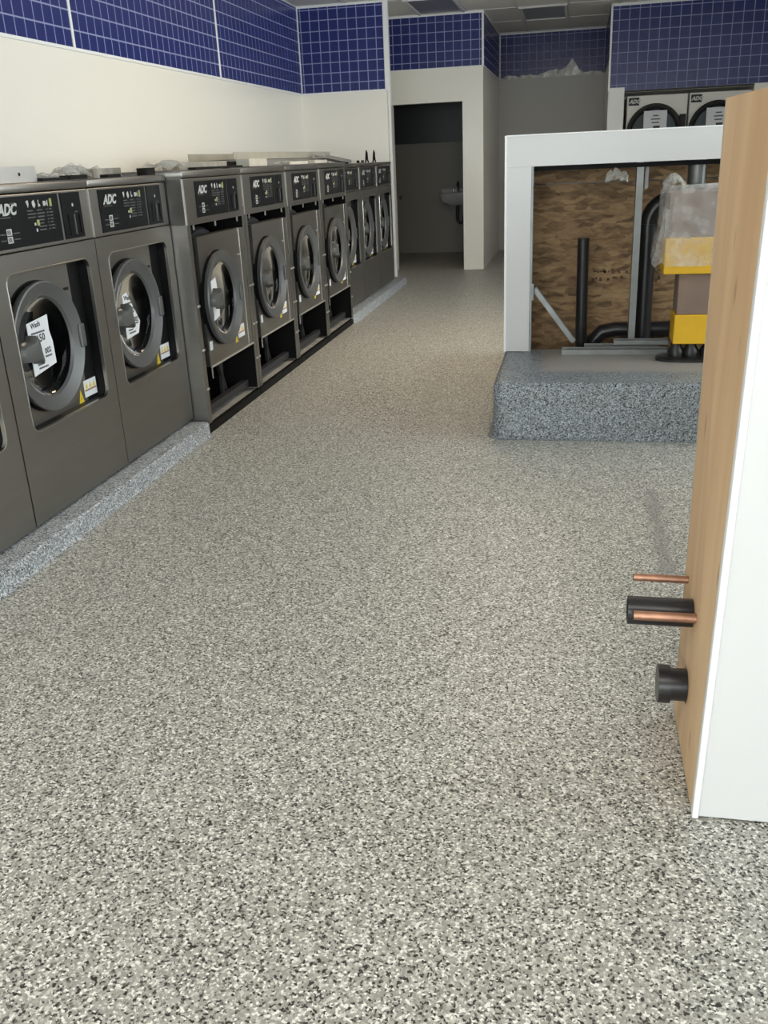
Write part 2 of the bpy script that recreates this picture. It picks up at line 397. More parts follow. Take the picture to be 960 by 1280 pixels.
m_ = MB(); t = .05
for a, b, c, d in ((WR0, WR1, .9, .95), (WR0, WR1, 2.75, 2.8), (WR0, WR0+t, 0.95, 2.75), (WR1-t, WR1, 0.95, 2.75), ((WR0+WR1)/2-.025, (WR0+WR1)/2+.025, 0.95, 2.75)): m_.box(XR+.06, XR+.14, a, b, c, d)
wo = struct(m_.build('window_4', 'alu'), 'wide aluminium framed window in the side wall opposite the washers', 'window')
MB().box(XR+.098, XR+.102, WR0+t, (WR0+WR1)/2-.025, 0.95, 2.75).build('pane', 'pane', wo); MB().box(XR+.098, XR+.102, (WR0+WR1)/2+.025, WR1-t, 0.95, 2.75).build('pane', 'pane', wo)

# ceiling: slab, grid bars and lay-in boards
cl = struct(MB().box(XL-.2, XR+.2, YF-.2, FY+.3, CEIL+.2, CEIL+.32).build('ceiling', 'ceil'), 'suspended ceiling of pale lay-in boards in a metal grid', 'ceiling')
TX, TY = .605, 1.21
gx0, gy0 = -3.20, -2.05-1.21*3
troffers = {(2, 14): 'off', (4, 15): 'off', (2, 4): 'on', (6, 4): 'on', (4, 10): 'warm'}
nx = int((XR-gx0)/TX)+1; ny = int((FY-gy0)/TY)+1
bd = MB().box(.014, TX-.014, .014, TY-.014, -.004, .012)
bo = bd.build('ceiling_board', 'ceil', cl, loc=(0, 0, 0)); bmesh_board = bo.data; bpy.data.objects.remove(bo)
g = MB()
for i in range(nx+1):
    g.box(gx0+i*TX-.012, gx0+i*TX+.012, YF, FY, CEIL, CEIL+.006)
for j in range(ny+1):
    g.box(XL, XR, gy0+j*TY-.012, gy0+j*TY+.012, CEIL+.0005, CEIL+.0065)
g.build('ceiling_grid', 'tbar', cl)
MB().box(XL, XR, YF, FY, CEIL+.03, CEIL+.04).build('plenum_cover', 'ceil', cl)
for i in range(nx):
    for j in range(ny):
        if (i, j) in troffers: continue
        o = bpy.data.objects.new('ceiling_board', bmesh_board); COL.objects.link(o); o.parent = cl
        o.location = (gx0+i*TX, gy0+j*TY, CEIL+.012)

def troffer(i, j, state):
    x, y = gx0+i*TX, gy0+j*TY
    lab = {'off': 'unlit recessed ceiling light with a dark lens', 'on': 'lit recessed ceiling light', 'warm': 'warm lit recessed ceiling light over the middle of the aisle'}[state]
    if (i, j) == (4, 15): lab = 'unlit dark recessed light in the ceiling before the far wall'
    if (i, j) == (2, 14): lab = 'unlit dark recessed light in the ceiling before the doorway'
    if state == 'on': lab += ' over the near aisle' if i == 2 else ' before the stub wall'
    t = thing('ceiling_light', (x+TX/2, y+TY/2, CEIL-.012), lab, 'ceiling light')
    hx, hy = TX/2-.016, TY/2-.016; m_ = MB()
    m_.box(-hx, hx, -hy, -hy+.035, 0, .026); m_.box(-hx, hx, hy-.035, hy, 0, .026)
    m_.box(-hx, -hx+.035, -hy+.035, hy-.035, 0, .026); m_.box(hx-.035, hx, -hy+.035, hy-.035, 0, .026)
    m_.build('frame', 'tbar', t)
    MB().box(-hx+.035, hx-.035, -hy+.035, hy-.035, .012, .018).build('lens', 'lens' if state == 'off' else LENS_ON if state == 'on' else LENS_WARM, t)
    if state != 'off':
        l = bpy.data.lights.new('tube_light', 'AREA'); l.shape = 'RECTANGLE'; l.size = TX-.12; l.size_y = TY-.12
        l.energy = TROFFER_W if state == 'on' else WARM_W; l.color = TROFFER_COL if state == 'on' else WARM_COL
        lo = bpy.data.objects.new('tube_light', l); COL.objects.link(lo); lo.parent = t; lo.location = (0, 0, .004)
LENS_ON = emit('troffer_lens_on', TROFFER_COL, 3.0); LENS_WARM = emit('troffer_lens_warm', WARM_COL, 3.0)
for (i, j), s_ in troffers.items(): troffer(i, j, s_)

# ---- blue tile bands
TP = .108
def tile_mesh(wid, hei):
    """tile in XZ plane facing -Y, origin at lower-left corner of its cell"""
    g_ = .0045; b_ = .0025
    lo = [(g_, 0, g_), (wid-g_, 0, g_), (wid-g_, 0, hei-g_), (g_, 0, hei-g_)]
    hi = [(g_+b_, -.0022, g_+b_), (wid-g_-b_, -.0022, g_+b_), (wid-g_-b_, -.0022, hei-g_-b_), (g_+b_, -.0022, hei-g_-b_)]
    return lo, hi
_tm = {}
def tile_data(wid, hei):
    k = (round(wid, 3), round(hei, 3))
    if k not in _tm:
        m_ = MB(); lo, hi = tile_mesh(*k); m_.loft([lo, hi], False, True)
        o = m_.build('tile', 'tile'); _tm[k] = o.data; bpy.data.objects.remove(o)
    return _tm[k]
def band(parent, origin, rotz, length, z0, z1, first=TP, row0=TP, singles=None, tp=TP):
    """a band of tiles: origin = lower-left corner on the wall face, length along the wall; singles(i, j) says which tiles are objects."""
    mtx = Matrix.Translation(origin) @ Matrix.Rotation(rotz, 4, 'Z')
    p = MB().box(0, length, -.004, 0, 0, z1-z0).build('tile_panel', 'grout', parent); p.matrix_world = mtx
    xs = [0, first] if first > .012 else [0]
    while xs[-1] < length-.015: xs.append(min(length, xs[-1]+tp))
    zs = [0, row0]
    while zs[-1] < z1-z0-.015: zs.append(min(z1-z0, zs[-1]+tp))
    rest = MB(); nr = 0
    for i in range(len(xs)-1):
        for j in range(len(zs)-1):
            wd_, h_ = xs[i+1]-xs[i], zs[j+1]-zs[j]
            if wd_ < .014 or h_ < .014: continue
            if singles is None or singles(i, j):
                o = bpy.data.objects.new('tile', tile_data(wd_, h_)); COL.objects.link(o); o.parent = p; o.location = (xs[i], -.004, zs[j])
            else:
                lo, hi = tile_mesh(wd_, h_); off = lambda q: (q[0]+xs[i], q[1]-.004, q[2]+zs[j])
                rest.loft([[off(q) for q in lo], [off(q) for q in hi]], False, True); nr += 1
    if nr:
        r_ = rest.build('tiles', 'tile', p); r_['kind'] = 'stuff'
    return p
BZ = 2.158
# left wall: rotate so that local +X runs along +Y and the face looks to +X
RL = math.pi/2
band(wl, (XL, 3.35, BZ), RL, 2.586, BZ, CEIL, singles=lambda i, j: i >= 16 and j <= 4)
band(wl, (XL, 5.936, BZ), RL, 2.587, BZ, CEIL, singles=lambda i, j: True)
band(wl, (XL, 8.523, BZ), RL, JY-8.523, BZ, CEIL, singles=lambda i, j: j <= 1)
band(wl, (XL, .76, BZ), RL, 2.59, BZ, CEIL, singles=lambda i, j: False)
band(wj, (XL+.012, JY, BZ), 0, JX-.045-XL-.012, BZ, CEIL, first=.03, row0=.095)
band(wd, (JX-.35, DY, 2.447), 0, PX-.012-JX+.35, 2.447, CEIL, first=.06, row0=.075)
band(wp_, (PX, DY+.01, 2.447), RL, FY-DY-.01, 2.447, CEIL, singles=lambda i, j: i < 10)
band(wf, (PX, FY, 2.455), 0, RX-PX, 2.455, CEIL)
band(wr, (RX+.01, RY, 2.085), 0, XR-RX-.01, 2.085, CEIL, first=.085, row0=.07, tp=.119, singles=lambda i, j: i < 20)
band(wr, (RX, FY, 2.455), -math.pi/2, FY-RY, 2.455, CEIL, singles=lambda i, j: False)
def bar(parent, x0, x1, y0, y1, z0, z1): return MB().box(x0, x1, y0, y1, z0, z1, .002, 1).build('trim_strip', 'trim', parent)
for yy in (3.35, 5.936, 8.523): bar(wl, XL, XL+.014, yy-.012, yy+.012, BZ, CEIL)
bar(wl, XL, XL+.012, .76, JY, BZ-.014, BZ+.006)
bar(wl, XL, XL+.016, JY-.016, JY, BZ, CEIL)
bar(wj, XL+.016, JX, JY-.012, JY, BZ-.014, BZ+.006)
bar(wj, JX-.045, JX-.018, JY-.013, JY, BZ+.006, CEIL); bar(wj, JX-.018, JX+.008, JY-.010, JY+.02, 0.09, CEIL)
bar(wj, XL+.016, JX-.045, JY-.012, JY, CEIL-.02, CEIL)
bar(wd, JX-.4, PX, DY-.012, DY, 2.437, 2.452); bar(wd, PX-.016, PX+.010, DY-.012, DY+.012, 2.452, CEIL)
bar(wd, JX-.4, PX, DY-.014, DY, CEIL-.025, CEIL); bar(wp_, PX, PX+.014, DY, FY, CEIL-.025, CEIL); bar(wp_, PX, PX+.012, DY, FY, 2.437, 2.452)
bar(wp_, PX, PX+.02, FY-.02, FY, 2.452, CEIL)
bar(wf, PX+.02, RX, FY-.012, FY, CEIL-.02, CEIL)
bar(wr, RX-.008, RX+.016, RY-.014, RY+.01, 2.085, CEIL); bar(wr, RX, XR, RY-.014, RY, CEIL-.028, CEIL)
bar(wr, RX+.012, .535, RY-.010, RY, 0, 2.125)
MB().box(.535, 2.06, RY-.004, RY+.03, 2.062, 2.085).build('trim_strip', 'black', wr)
bar(wd, -1.452, -1.44, DY-.004, DY+.134, 0, 2.057)

# ---- wash-room behind the doorway
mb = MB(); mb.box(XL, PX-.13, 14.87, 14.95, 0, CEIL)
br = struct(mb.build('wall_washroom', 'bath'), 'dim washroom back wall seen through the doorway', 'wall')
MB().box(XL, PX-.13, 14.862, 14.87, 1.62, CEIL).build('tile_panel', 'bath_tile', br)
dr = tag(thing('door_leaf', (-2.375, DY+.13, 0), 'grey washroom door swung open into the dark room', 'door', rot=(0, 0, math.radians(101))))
MB().box(.0, .86, -.02, .02, .012, 2.03, .003, 1).build('door_panel', 'door_paint', dr)
kn = MB().lathe([(-.02, .028), (-.028, .028), (-.03, .012), (-.06, .012), (-.066, .026), (-.085, .03), (-.098, .02), (-.10, .002)], (.79, 0, .90), 'y', 20, True, True).build('door_knob', 'alu', dr, 40)
sk = thing('wall_sink', (-1.80, 14.86, .06), 'small white wall-hung sink with faucet in the washroom', 'sink')
def superloop(cx, cy_, hx, hy, z, n=28, e=.55):
    out = []
    for k in range(n):
        a = 2*math.pi*k/n; c_, s_ = math.cos(a), math.sin(a)
        out.append((cx+hx*math.copysign(abs(c_)**e, c_), cy_+hy*math.copysign(abs(s_)**e, s_), z))
    return out
MB().loft([superloop(0, -.24, .15, .14, .66), superloop(0, -.235, .24, .21, .72), superloop(0, -.23, .265, .228, .80), superloop(0, -.23, .265, .228, .835),
           superloop(0, -.25, .22, .17, .835), superloop(0, -.25, .19, .14, .76), superloop(0, -.25, .05, .05, .72)]).build('basin', 'porcelain', sk, 40)
MB().box(-.265, .265, -.05, -.002, .80, .90, .012).build('backsplash', 'porcelain', sk)
fa = MB().tube([(0, -.07, .835), (0, -.07, .95), (0, -.10, .985), (0, -.16, .975), (0, -.19, .94)], .013).build('faucet', 'steel', sk, 40)
MB().box(-.09, -.05, -.09, -.06, .835, .89, .006).build('tap_handle', 'steel', sk); MB().box(.05, .09, -.09, -.06, .835, .89, .006).build('tap_handle', 'steel', sk)
MB().tube([(0, -.24, .70), (0, -.24, .46), (.01, -.24, .42), (.05, -.24, .395), (.09, -.24, .42), (.10, -.24, .48), (.11, -.2, .53), (.11, -.004, .54)], .022).build('drain_trap', 'abs', sk, 50)

# ------------------------------------------------------------------ curbs and pads
def slab(name, mat, x0, x1, y0, y1, h, rc=.05, cove=.05, top=.018):
    def lp(o, z):
        pts = rrect(x0-o, x1+o, y0-o, y1+o, max(.004, rc+o), 5)
        return [(p[0], p[1], z) for p in pts]
    L = []
    if cove > 0:
        for k in range(5):
            a = math.radians(90*k/4); L.append(lp(cove*(1-math.sin(a)), .0006+cove*(1-math.cos(a))))
    else: L.append(lp(0, 0))
    for k in range(4):
        a = math.radians(90*k/3); L.append(lp(-top*(1-math.cos(a)), h-top+top*math.sin(a)))
    return MB().loft(L).build(name, mat, None, 50)
CX, CH = -1.995, .08
struct(slab('curb', 'curb', XL+.03, CX, YF+.03, 4.675, CH, .02, .016, .012), 'speckled curb tinted with blue skylight under the near washers', 'curb')
struct(slab('curb', 'curb', XL+.03, CX, 8.325, JY-.02, CH, .02, .016, .012), 'speckled curb under the far washers by the doorway wall', 'curb')
struct(slab('equipment_pad', 'concrete', XL+.03, CX-.045, 4.70, 8.30, .045, .01, 0, .006), 'bare concrete pad under the open-fronted washers', 'pad')
PADZ = .30
pad = struct(slab('equipment_pad', 'pad', -.405, 3.4, 4.70, 5.62, PADZ, .055, .03, .03), 'raised speckled pad tinted with blue skylight before the white stud frame', 'pad')
MB().box(-.37, 3.36, 5.62, 6.02, 0, .13).build('drain_trough', 'concrete', pad)
pb = MB().box(-.405, 3.4, 6.02, 6.95, 0, PADZ, .03).build('pad_rear', 'pad', pad)

# ------------------------------------------------------------------ washers
def door_unit(root, c, rad, xb, xf):
    """round glass door: c = (u, z) centre, xb/xf = back and front x of the ring."""
    k = rad/.265; t = xf-xb; cc = (0, c[0], c[1])
    d = MB().lathe([(xb, .235*k), (xb+.010, .258*k), (xf-.010, .267*k), (xf-.002, .265*k), (xf, .258*k), (xf-.003, .252*k), (xf-.020, .206*k), (xf-.034, .200*k), (xf-.036, .206*k), (xb-.01, .225*k)],
                   cc, 'x', 56, closed=True).build('door_ring', 'ring', root, 32)
    MB().lathe([(xb+.004, .236*k), (xb+.004, .268*k), (xb-.012, .268*k), (xb-.012, .236*k)], cc, 'x', 48, closed=True).build('gasket', 'black', d, 40)
    MB().lathe([(xf-.033, .2015*k), (xf-.045, .19*k), (xf-.056, .16*k), (xf-.063, .10*k), (xf-.065, .0015)], cc, 'x', 48).build('door_glass', 'glass', d, 60)
    q = [(-.236, .026), (-.240, .0), (-.226, -.022), (-.18, -.028), (-.13, -.030), (-.108, -.050), (-.101, -.042), (-.110, .0), (-.116, .055), (-.126, .068), (-.136, .055), (-.152, .045), (-.185, .044), (-.222, .040)]
    h = MB(); P = [(c[0]+y*k, c[1]+z*k) for y, z in q]; cy_ = c[0]-.155*k; cz_ = c[1]+.008*k
    sc = lambda f_: [(cy_+(y-cy_)*f_, cz_+(z-cz_)*f_) for y, z in P]
    h.loft([[(xf-.03, *p) for p in P], [(xf+.012, *p) for p in P], [(xf+.024, *p) for p in sc(.9)], [(xf+.027, *p) for p in sc(.7)]])
    h.build('handle', 'handle', d, 45)
    MB().box(xf-.014, xf+.004, c[0]+.235*k, c[0]+.275*k, c[1]-.05, c[1]+.05, .006).build('hinge', 'ring', d)
    return d
def drum(root, c, x1, depth, r=.235):
    MB().lathe([(x1, r), (x1-depth, r), (x1-depth, .002)], (0, c[0], c[1]), 'x', 40).build('drum', 'drum', root, 50)
def label_sticker(root, y, z, x):
    s = MB().box(x, x+.0012, y, y+.11, z, z+.075).build('warning_label', 'paper', root)
    m_ = MB()
    for k in range(3): m_.prism([(y+.010+k*.033, z+.038), (y+.034+k*.033, z+.038), (y+.022+k*.033, z+.066)], 'x', x+.0012, x+.0018)
    m_.build('warning_symbol', 'yellow', s)
    MB().box(x+.0012, x+.0018, y+.004, y+.106, z+.026, z+.034).build('label_stripe', plain_brown, s)
    t = MB().prism([(y-.058, z-.018), (y-.012, z-.018), (y-.035, z+.045)], 'x', x, x+.0012).build('warning_triangle', 'yellow', root)
    text_on_x('warning_mark', '!', .034, y-.039, z-.010, x+.0015, 'ink', t)
plain_brown = plain('label_brown', (.35, .20, .12), .6)
def panel_graphics(root, y0, z0, x):
    """control panel .475 x .185 with its print; y0, z0 its lower-left corner."""
    p = MB().box(x-.004, x+.002, y0, y0+.475, z0, z0+.185, .0015, 1).build('control_panel', 'panel_black', root)
    X = x+.0022
    text_on_x('logo', 'ADC', .056, y0+.040, z0+.122, X, 'print', p, .35, .0022)
    MB().box(X, X+.0005, y0+.036, y0+.115, z0+.111, z0+.114).build('logo_line', 'print_dim', p); MB().box(X, X+.0005, y0+.125, y0+.155, z0+.158, z0+.163).build('logo_line', 'print_dim', p)
    icons = MB(); y = y0+.235
    icons.prism([(y, z0+.164), (y+.016, z0+.168), (y+.018, z0+.154), (y+.010, z0+.140), (y+.006, z0+.152)], 'x', X, X+.0006); y += .042; icons.build('icon', 'print', p); icons = MB()
    icons.prism([(y, z0+.160), (y+.015, z0+.168), (y+.024, z0+.148), (y+.012, z0+.136), (y+.003, z0+.144)], 'x', X, X+.0006); y += .044; icons.build('icon', 'print', p); icons = MB()
    icons.box(X, X+.0006, y, y+.005, z0+.140, z0+.166); icons.box(X, X+.0006, y+.005, y+.013, z0+.142, z0+.150); y += .036; icons.build('icon', 'print', p); icons = MB()
    icons.box(X, X+.0006, y, y+.018, z0+.142, z0+.160); icons.prism([(y+.02, z0+.15), (y+.034, z0+.164), (y+.034, z0+.138)], 'x', X, X+.0006)
    icons.build('icon', 'print', p)
    MB().box(X, X+.0006, y+.048, y+.064, z0+.138, z0+.168).build('icon', 'lime', p)
    li = MB()
    for k in range(7):
        zz = z0+.126-k*.0125
        for yy, ww in ((y0+.235, .06), (y0+.305, .055), (y0+.375, .012), (y0+.395, .028)):
            if k < 3 or yy > y0+.30: li.box(X, X+.0004, yy, yy+ww*(.7+.3*((k*3) % 4)/3), zz, zz+.0045)
    for zz in (.030, .052):
        li.box(X, X+.0004, y0+.030, y0+.066, z0+zz, z0+zz+.004); li.box(X, X+.0004, y0+.118, y0+.160, z0+zz, z0+zz+.004)
    li.build('print_lines', 'print_dim', p)['kind'] = 'stuff'
    MB().box(X, X+.0007, y0+.292, y0+.310, z0+.070, z0+.092).build('key_mark', 'lime', p)
    MB().box(X, X+.0006, y0+.272, y0+.284, z0+.072, z0+.082).build('key_mark', 'print', p); MB().box(X, X+.0006, y0+.280, y0+.289, z0+.048, z0+.060).build('key_mark', 'print', p)
    for zz in (.020, .048):
        d = MB().box(X, X+.0006, y0+.074, y0+.108, z0+zz, z0+zz+.024).build('digit_display', 'print', p)
        text_on_x('digits', '88', .024, y0+.0765, z0+zz+.0035, X+.001, 'ink', d)
    return p
def coin_unit(root, y0, z0, x, wd_=.165):
    c = MB().box(x-.004, x+.003, y0, y0+wd_, z0, z0+.185, .002, 1).build('coin_plate', 'panel_black', root)
    X = x+.003
    m_ = MB(); a, b, lo, hi = y0+.040, y0+wd_-.028, z0+.014, z0+.098
    m_.box(X, X+.004, a, a+.004, lo, hi); m_.box(X, X+.004, b-.004, b, lo, hi); m_.box(X, X+.004, a, b, lo, lo+.004); m_.box(X, X+.004, a, b, hi-.004, hi)
    m_.build('slot_frame', 'black', c)
    MB().box(X, X+.006, (a+b)/2-.003, (a+b)/2+.003, lo, hi).build('coin_slot', 'ring', c)
    MB().box(X, X+.001, y0+wd_*.52, y0+wd_*.52+.010, z0+.128, z0+.140).build('indicator_light', 'print', c)
    MB().box(X, X+.0008, y0+wd_*.62, y0+wd_*.62+.024, z0+.103, z0+.108).build('coin_print', 'print_dim', c)

WA = .82
def washer_closed():
    r = thing('washer', (0, 0, 0), '', 'washer'); W = WA
    g_ = .003
    # cabinet shell, open to the front
    m_ = MB(); x0, x1, zt = -.98, -.03, 1.275
    m_.box(x0, x1, g_, g_+.012, .02, zt); m_.box(x0, x1, W-g_-.012, W-g_, .02, zt)
    m_.box(x0, x0+.012, g_+.012, W-g_-.012, .02, zt); m_.box(x0, x1, g_+.012, W-g_-.012, .02, .032)
    m_.build('cabinet', 'steel', r)
    MB().box(-.95, -.035, .03, W-.03, 0, .02).build('plinth', 'void', r)
    hy0, hy1, hz0, hz1 = .105, .738, .375, .99
    ho = rrect(hy0, hy1, hz0, hz1, .042, 6); zf0, zf1 = .012, 1.064
    f = MB().holed([(g_, zf0), (W-g_, zf0), (W-g_, zf1), (g_, zf1)], ho, 0.0)
    for a, b in (((g_, zf0), (W-g_, zf0)), ((W-g_, zf0), (W-g_, zf1)), ((W-g_, zf1), (g_, zf1)), ((g_, zf1), (g_, zf0))):
        f.quad((0, *a), (0, *b), (-.03, *b), (-.03, *a))
    fp = f.build('front_panel', 'steel', r)
    # bright folded lip round the opening
    lp = lambda o, x: [(x, p[0], p[1]) for p in rrect(hy0-o, hy1+o, hz0-o, hz1+o, .042+o, 6)]
    MB().loft([lp(.005, .0005), lp(.003, .003), lp(-.001, .002), lp(-.002, -.012)], False, False).build('opening_lip', 'lip', fp, 60)
    MB().loft([lp(0, -.001), lp(-.004, -.06)], False, False).build('recess_wall', 'black', r, 40)
    cu, cz = .343, .678
    cir = [(cu+.232*math.cos(a), cz+.232*math.sin(a)) for a in [2*math.pi*k/40 for k in range(40)]]
    pan = MB().holed([(.095, .368), (.635, .368), (.635, .998), (.095, .998)], cir, -.050).build('door_pan', 'steel', r)
    MB().box(-.060, -.051, .635, .75, .36, 1.0).build('black_strip', 'black', r)  # flat black strip beside the door pan
    MB().box(-.050, -.047, .555, .615, .872, .884).build('hinge_slot', 'black', pan)
    drum(r, (cu, cz), -.056, .42)
    door_unit(r, (cu, cz), .264, -.046, -.003)
    label_sticker(r, .612, .392, -.0495)
    # header
    hb = MB().box(-.30, -.002, g_, W-g_, 1.068, 1.276, .004, 2).build('header', 'steel', r)
    MB().box(-.004, .0015, g_+.0005, g_+.006, 1.070, 1.274).build('edge_highlight', 'steel_light', hb)
    panel_graphics(r, .088, 1.082, .0)
    coin_unit(r, .582, 1.082, .0, .16)
    MB().box(-.985, .006, .001, W-.001, 1.280, 1.312, .008, 2).build('lid', 'steel', r, 40)
    return r

WB = .905
def washer_open():
    """same washer with its front panels taken off: posts, hanging door plate and dark inside."""
    r = thing('washer', (0, 0, 0), '', 'washer'); W = WB
    for y0 in (.004, W-.018):
        MB().box(-1.08, -.004, y0, y0+.014, .012, 1.365).build('side_panel', 'steel', r)
    for y0 in (.019, W-.022):
        MB().box(-1.06, -.006, y0, y0+.003, .012, 1.09).build('inner_shade', 'void', r)  # black sheets added so the inside reads as deep shade
    for y0, y1 in ((.004, .05), (W-.042, W-.004)):
        po_ = MB().box(-.004, .0, y0, y1, .012, 1.14).build('post', 'steel', r)
        for z in (.20, .42, .66):
            MB().box(.0, .006, (y0+y1)/2-.004, (y0+y1)/2+.022, z, z+.012, .001, 1).build('clip', 'steel_light', po_)
    MB().box(-1.08, -1.066, .018, W-.018, .0, 1.365).build('back_panel', 'void', r)
    MB().box(-1.05, -.14, .05, W-.05, .004, .03).build('base_tray', 'void', r)
    m_ = MB(); m_.box(-.028, .0, .004, W-.004, -.045, .0); m_.build('base_rail', 'void', r)
    m_ = MB(); m_.box(-.50, -.46, .018, W-.018, .03, 1.30); m_.build('bulkhead', 'void', r)  # black backing plate that paints the inside dark
    cu, cz = .372, .668
    MB().lathe([(-.10, .20), (-.10, .378), (-.12, .392), (-.46, .392)], (0, cu+.055, cz), 'x', 48).build('tub', 'tub', r, 40)
    for y0, y1 in ((.28, .17), (.52, .66), (.62, .60)):
        MB().prism([(y0, .35), (y0+.03, .35), (y1+.03, .03), (y1, .03)], 'x', -.16, -.14).build('strut', 'tub', r)
    MB().box(-.10, -.06, .05, W-.05, .03, .07).build('base_cross_rail', 'tub', r)
    MB().tube([(-.03, .20, .31), (-.03, .20, .23)], .006, 8).build('hanger_rod', 'steel', r)
    # door plate with a bent edge strip
    pz0, pz1 = .311, 1.022
    cir = [(cu+.225*math.cos(a), cz+.225*math.sin(a)) for a in [2*math.pi*k/40 for k in range(40)]]
    f = MB().holed([(.13, pz0), (.785, pz0), (.785, pz1), (.13, pz1)], cir, -.006)
    f.box(-.07, -.0065, .13, .134, pz0, pz1); f.box(-.07, -.0065, .134, .785, pz0, pz0+.004); f.box(-.07, -.0065, .134, .785, pz1-.004, pz1)
    pl_ = f.build('door_plate', 'steel', r)
    MB().box(-.05, -.004, .789, .86, pz0, pz1, .002, 1).build('edge_strip', 'steel', pl_)
    MB().box(-.006, -.003, .785, .789, pz0, pz1).build('edge_fold', 'steel_light', pl_)
    MB().box(-.006, .001, .13, .86, pz0-.006, pz0+.004).build('lower_lip', 'steel_light', pl_)
    MB().box(-.006, -.001, .735, .775, .868, .876).build('hinge_slot', 'steel_light', pl_)
    MB().box(-.006, -.005, .150, .190, .40, .45).build('small_sticker', 'paper', pl_)
    drum(r, (cu, cz), -.02, .40, .228)
    door_unit(r, (cu, cz), .265, -.004, .04)
    label_sticker(r, .615, .385, -.0055)
    hb = MB().box(-.30, -.002, .004, W-.004, 1.088, 1.323, .004, 2).build('header', 'steel', r)
    MB().box(-.006, .002, .003, .016, 1.092, 1.321).build('edge_highlight', 'steel_light', hb)
    for y in (.10, .42, .78): MB().box(-.010, -.004, y, y+.012, 1.062, 1.089).build('hanging_tab', 'steel_light', hb)
    panel_graphics(r, .165, 1.122, .0)
    coin_unit(r, .657, 1.122, .0, .16)
    MB().box(-1.085, .006, .001, W-.001, 1.327, 1.362, .008, 2).build('lid', 'steel', r, 40)
    return r

XA, XB = -2.10, -2.01
A0 = washer_closed(); B0 = washer_open()
yA = [2.230, 3.052, 3.872]; y7 = 8.425
labA = ['stainless closed washer at the start of the row, before the large paper notice',
        'stainless closed washer with a large slanted paper notice in its door',
        'stainless closed washer standing right beside the first open-fronted washer',
        'stainless closed washer just beyond the last open-fronted washer',
        'stainless closed washer in the middle of the three by the doorway',
        'stainless closed washer at the end of the row against the white wall']
GA, GB = 'closed stainless washers', 'open-fronted stainless washers'
washA = []
for i, y in enumerate(yA+[y7, y7+.825, y7+1.65]):
    o = A0 if i == 0 else copy_tree(A0)
    o.location = (XA, y, CH); tag(o, labA[i], 'washer', GA); washA.append(o)
labB = ['open-fronted washer next to the closed washers, its bare side panel in view',
        'open-fronted washer second in the row of four with hanging door plates',
        'open-fronted washer third in the row of four with hanging door plates',
        'open-fronted washer last of the four, beside the far closed washers']
yB = [4.697+.905*i for i in range(4)]
for i, y in enumerate(yB):
    o = B0 if i == 0 else copy_tree(B0)
    o.location = (XB, y, .046); tag(o, labB[i], 'washer', GB)

# paper notices inside the doors
def notice(x, y, z, pts, rot, label, lines=True):
    t = thing('paper_notice', (x, y, z), label, 'paper notice', 'paper notices in the washer doors')
    m_ = MB().prism(pts, 'x', 0, .0015); m_.build('sheet', 'paper', t)
    if lines:
        def tx(b, s, py, pz, bold=0, mat='ink'): text_on_x('printed_text', b, s, py, pz, .002, mat, t, 0, bold, rot)
        tx('Wash', .030, -.055, .075, .0006); tx('W150', .042, -.070, .012, .0008); tx('002', .032, .018, -.038, .0006)
        m_ = MB()
        for k, (py, pz, ww) in enumerate(((-.06, .052, .10), (.015, -.052, .05), (-.05, -.075, .05), (-.045, -.09, .07))): m_.box(.0016, .0022, py, py+ww, pz, pz+.007)
        m_.build('printed_lines', 'print_dim', t)['kind'] = 'stuff'
    return t
sheet = [(-.085, -.112), (.09, -.088), (.088, .0), (.074, .05), (.078, .115), (-.08, .10)]
notice(XA-.0335, 3.052+.312, CH+.688, sheet, math.radians(4), 'large slanted printed sheet inside the door of a closed washer')
sheet2 = [(-.075, -.11), (.055, -.10), (.085, -.045), (-.02, .108), (-.065, .10)]
notice(XA-.0335, 3.872+.308, CH+.682, sheet2, math.radians(-4), 'pointed paper sheet in the door of the closed washer beside the open ones')
sheet3 = [(-.06, -.135), (.03, -.12), (.045, -.02), (.02, .10), (-.055, .085)]
notice(XB+.006, yB[0]+.285, .046+.69, sheet3, 0, 'paper sheet in the door of the open washer beside the closed ones', False)

# ------------------------------------------------------------------ far dryers
def dryer():
    r = thing('stacked_dryer', (0, 0, 0), '', 'dryer'); W = .735
    MB().box(.004, W-.004, 0.02, .80, .02, 2.02, .004, 1).build('cabinet', 'enamel', r)
    MB().box(.02, W-.02, .04, .76, 0, .02).build('plinth', 'void', r)
    MB().box(.008, W-.008, .012, .020, 1.035, 2.016, .003, 1).build('front_panel', 'enamel', r)
    MB().box(.008, W-.008, .012, .020, .03, 1.022, .003, 1).build('front_panel', 'enamel', r)
    for zc, up in ((1.585, 1), (.60, 0)):
        d = MB().lathe([(.012, .335), (-.03, .34), (-.045, .33), (-.048, .30), (-.035, .275), (.012, .27)], (.345, 0, zc), 'y', 48).build('door_ring', 'black', r, 35)
        MB().lathe([(-.02, .275), (-.03, .2), (-.033, .002)], (.345, 0, zc), 'y', 40).build('door_glass', 'glass', d, 60)
        MB().box(.64, .715, -.05, .010, zc-.12, zc+.20, .008).build('latch_block', 'black', d)
        lg = MB().box(.022, .15, .006, .0118, zc+.325, zc+.415, .001, 1).build('logo_plate', 'panel_black', r)
        text_on_y('logo', 'ADC', .060, .03, zc+.350, .005, 'print', lg, .3, .004)
        MB().lathe([(.10, .30), (.012, .30)], (.345, 0, zc), 'y', 32).build('drum_mouth', 'drum', r)
        MB().box(.09, .60, .0125, .014, zc-.26, zc+.26).build('door_back', 'void', r)
    return r
D0 = dryer(); D1 = copy_tree(D0)
D0.location = (.572, RY+.03, 0); D1.location = (1.318, RY+.03, 0)
